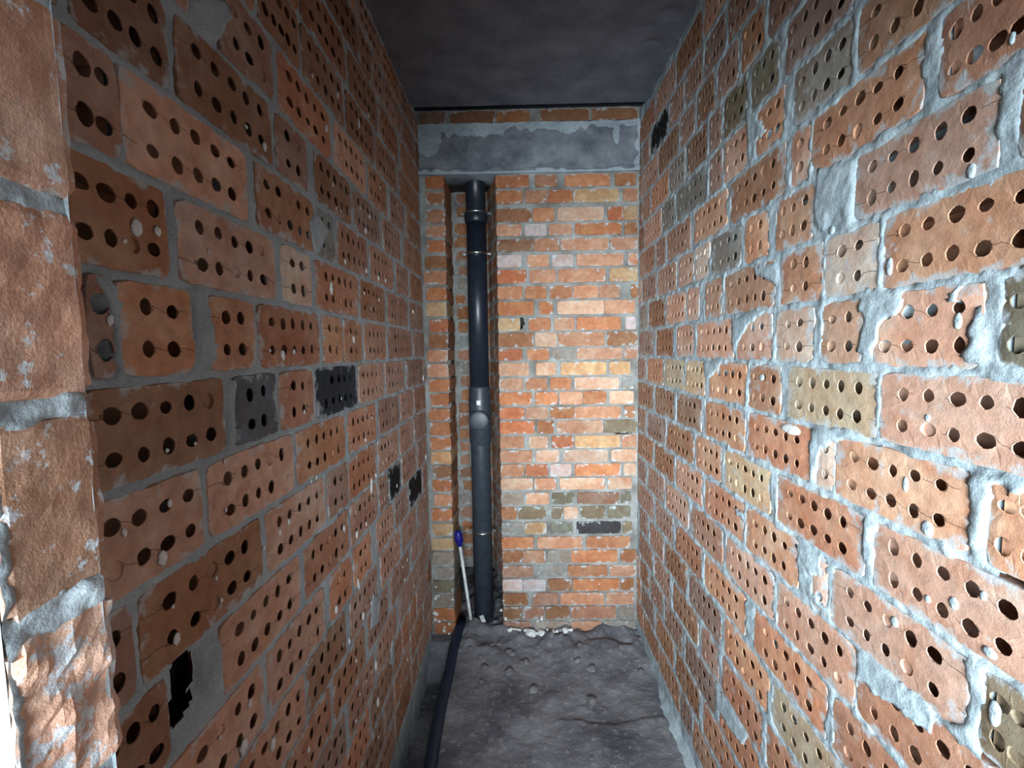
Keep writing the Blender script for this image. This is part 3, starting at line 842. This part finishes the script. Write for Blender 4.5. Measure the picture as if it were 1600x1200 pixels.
# round inspection hatch with its stub
hz = zp(654)
hx = PX
hatch = dp('inspection_hatch', tube('inspection_hatch', [(hx, YP - .02, hz), (hx, YP - .073, hz), (hx, YP - .0745, hz)], 0, 36, True, [.053, .053, .050]), M_PIPE2)
cap_ = link('hatch_cap', tube('hatch_cap', [(hx, YP - .072, hz), (hx, YP - .083, hz), (hx, YP - .0862, hz), (hx, YP - .0885, hz), (hx, YP - .0905, hz), (hx, YP - .092, hz), (hx, YP - .0925, hz)], 0, 36, True, [.0545, .0545, .0525, .046, .034, .018, .004]), M_PIPE2, hatch)
for k in range(8):                                   # grip ribs round the cap
    a = 2 * math.pi * k / 8
    link('grip_rib', tube('grip_rib', [(hx + .0548 * math.cos(a), YP - .073, hz + .0548 * math.sin(a)), (hx + .0548 * math.cos(a), YP - .084, hz + .0548 * math.sin(a))], .0022, 6), M_PIPE2, hatch)
lbl = dp('paper_tag', box_mesh('paper_tag', (PX - .012, YP - RP_ - .009, zp(631)), (PX + .010, YP - RP_ - .0055, zp(624))), M_WHITEPL)
tag(lbl, 'small white sticker')
for yy in (397, 829, 334):
    z = zp(yy)
    ringr = RP_ + .0035 + (.005 if yy == 334 else 0)
    def prof(zc): return [(ringr - .003, zc - .0055), (ringr, zc - .0055), (ringr + .001, zc), (ringr, zc + .0055), (ringr - .003, zc + .0055)]
    cl = dp('pipe_clamp', lathe('pipe_clamp', PX, YP, prof(z)), M_STEEL); tag(cl, 'galvanised steel clamp')
    for s in (-1, 1):
        link('clamp_ear', box_mesh('clamp_ear', (PX + s * (ringr + .009) - .0095, YP - .004, z - .0055), (PX + s * (ringr + .009) + .0095, YP + .004, z + .0055)), M_STEEL, cl)
        link('clamp_bolt', tube('clamp_bolt', [(PX + s * (ringr + .011), YP - .016, z), (PX + s * (ringr + .011), YP + .012, z)], .0042, 6), M_STEEL, cl)
    link('threaded_rod', tube('threaded_rod', [(PX, YP + ringr - .002, z), (PX, YN + .05, z)], .004, 8), M_STEEL, cl)

# thin white water pipe with a blue stop on top
YW = 2.42
bx_, bz_ = on_y(733, 949, YW); tx_, tz_ = on_y(718.5, 852, YW)
wp = tag(empty('water_pipe', (bx_, YW, bz_)), 'thin white plastic pipe with a blue cap leaning beside the drain', 'pipe')
def wpart(name, me, mat, parent=wp):
    o = link(name, me, mat, parent)
    if parent is wp: o.location = (-bx_, -YW, -bz_)
    return o
dirw = Vector((tx_ - bx_, 0, tz_ - bz_)).normalized()
ex_ = Vector((bx_, YW, bz_)) - dirw * (bz_ / dirw.z * .98)
wpart('pipe_body', tube('pipe_body', [tuple(ex_), (bx_, YW, bz_), (tx_, YW, tz_)], .0085, 14), M_WHITEPL)
def along(t): return (tx_ + dirw.x * t, YW, tz_ + dirw.z * t)
capw = wpart('blue_cap', tube('blue_cap', [along(-.006), along(-.004), along(.012), along(.03), along(.062), along(.078), along(.084)], 0, 18, True, [.010, .013, .0165, .0205, .0205, .0155, .008]), M_BLUE)
tag(capw, 'blue plastic cap')
for k in range(6):
    a = 2 * math.pi * k / 6
    link('cap_rib', tube('cap_rib', [tuple(Vector(along(.02)) + Vector((math.cos(a) * .0205, math.sin(a) * .0205, 0))), tuple(Vector(along(.066)) + Vector((math.cos(a) * .0205, math.sin(a) * .0205, 0)))], .0022, 6), M_BLUE, capw)

# dark hose along the trench at the foot of the left wall
hp = [(722, 975), (716, 992), (709, 1013), (703, 1040), (696, 1068), (689, 1100), (682, 1140), (675, 1180), (668, 1225), (655, 1300)]
pts = []
for x, y in hp:
    X, Y = on_z(x, y, .02); pts.append((X, Y, max(.008, fz(X, Y) + .018)))
pts.append((pts[-1][0] - .01, .9, pts[-1][2])); pts.append((pts[-2][0] - .01, .36, pts[-2][2]))
hose = link('floor_pipe', tube('floor_pipe', pts, .025, 18), M_HOSE)
tag(hose, 'dark navy pipe running along the floor by the left wall', 'pipe')

# ------------------------------------------------------------------ rubble and plaster chips
def chunk(name, r, seed, flat=.7):
    rnd = random.Random(seed)
    import bmesh
    bm = bmesh.new(); bmesh.ops.create_icosphere(bm, subdivisions=2 if r > .014 else 1, radius=r)
    off = rnd.uniform(0, 50)
    for v in bm.verts:
        n = mnoise.noise((v.co.x / r * .9 + off, v.co.y / r * .9, v.co.z / r * .9)); v.co *= 1 + .5 * n + rnd.uniform(-.08, .08)
        v.co.z *= flat
    me = bpy.data.meshes.new(name); bm.to_mesh(me); bm.free(); return me
M_STONE = mortar_material('rubble_stone', (92, 92, 98), (132, 130, 132))
STONES = [(780,1005,9),(800,1020,10),(815,1032,8),(795,1046,14),(822,1030,11),(860,1000,10),(880,990,9),(877,1000,7),(905,1012,8),(925,1040,13),(900,1030,12),
          (750,1025,8),(758,1040,12),(744,1072,7),(833,1072,13),(840,1010,8),(795,1018,9),(925,1088,14),(1002,1045,9),(995,1030,7),(970,1015,10),(768,1008,8),(735,1015,9),(752,1060,9),(925,1180,8)]
for i, (x, y, px) in enumerate(STONES):
    X, Y = on_z(x, y, .02); Y = min(Y, YB - .035); r = px * Y / F * .55
    ob = link('rubble_stone', chunk('rubble_stone', r, i), M_STONE)
    ob.location = (X, Y, fz(X, Y) + r * .18); ob.rotation_euler = (0, 0, i * 1.3)
    own = {(925, 1088): 'largest grey stone, alone on the middle of the screed floor', (833, 1072): 'grey stone on the open screed left of the lone largest stone',
           (795, 1046): 'pale grey stone in the rubble in front of the drain chase', (925, 1040): 'flat grey stone in the rubble below the right half of the back wall',
           (1002, 1045): 'grey stone at the foot of the right wall', (925, 1180): 'small grey stone nearest the camera on the floor',
           (744, 1072): 'small grey stone just right of the floor pipe'}
    tag(ob, own.get((x, y), 'small grey stone in the rubble at the foot of the back wall'), 'stone', 'rubble stones on the floor')
CHIPS = [(790,968,6),(797,985,9),(803,975,5),(812,990,6),(829,991,16),(833,984,8),(820,973,6),(823,997,7),(847,978,12),(846,969,6),(863,985,9),(861,977,5),
         (882,974,10),(888,969,5),(876,982,5),(800,968,5),(818,966,4),(840,972,5),(806,992,6),(870,996,7),(878,1000,5),(892,993,6),(838,1001,6),(810,998,6),(855,996,5),(847,965,4)]
for i, (x, y, px) in enumerate(CHIPS):
    X, Z = on_y(x, y, YB - .012); r = px * YB / F * .5
    g = fz(X, YB - .03)
    ob = link('plaster_chip', chunk('plaster_chip', r, 100 + i, .8), M_PLASTER)
    if Z > g + .05:
        ob.location = (X, YB - .002, Z)
        ob.parent = wall_back; ob.name = 'plaster_splash'
    else:
        ob.location = (X, YB - .02 - r, g + r * .3)
        tag(ob, 'white plaster chip lying on the rubble under the right of the chase', 'chip', 'plaster chips at the foot of the back wall')
for i, (x, y, px) in enumerate(((680,934,6),(686,930,4),(679,957,6),(682,959,7),(680,968,7),(686,970,6),(702,974,5),(694,985,6),(707,936,4),(695,980,4),(681,917,4),(702,990,5),(787,938,4),(783,953,5),(894,939,3),(936,912,3))):
    X, Z = on_y(x, y, YB); r = px * YB / F * .5
    ob = link('plaster_splash', chunk('plaster_splash', r, 200 + i, .9), M_PLASTER, wall_back); ob.location = (X, YB - .002, Z)
X, Y = on_z(754, 974, .03)
tg = link('paper_scrap', box_mesh('paper_scrap', (-.012, -.02, 0), (.012, .02, .0035)), M_WHITEPL)
tg.location = (X, min(Y, 2.44), fz(X, min(Y, 2.44)) + .012); tg.rotation_euler = (.5, 0, .5)
tag(tg, 'small white scrap lying on the dirt at the foot of the drain pipe', 'scrap')
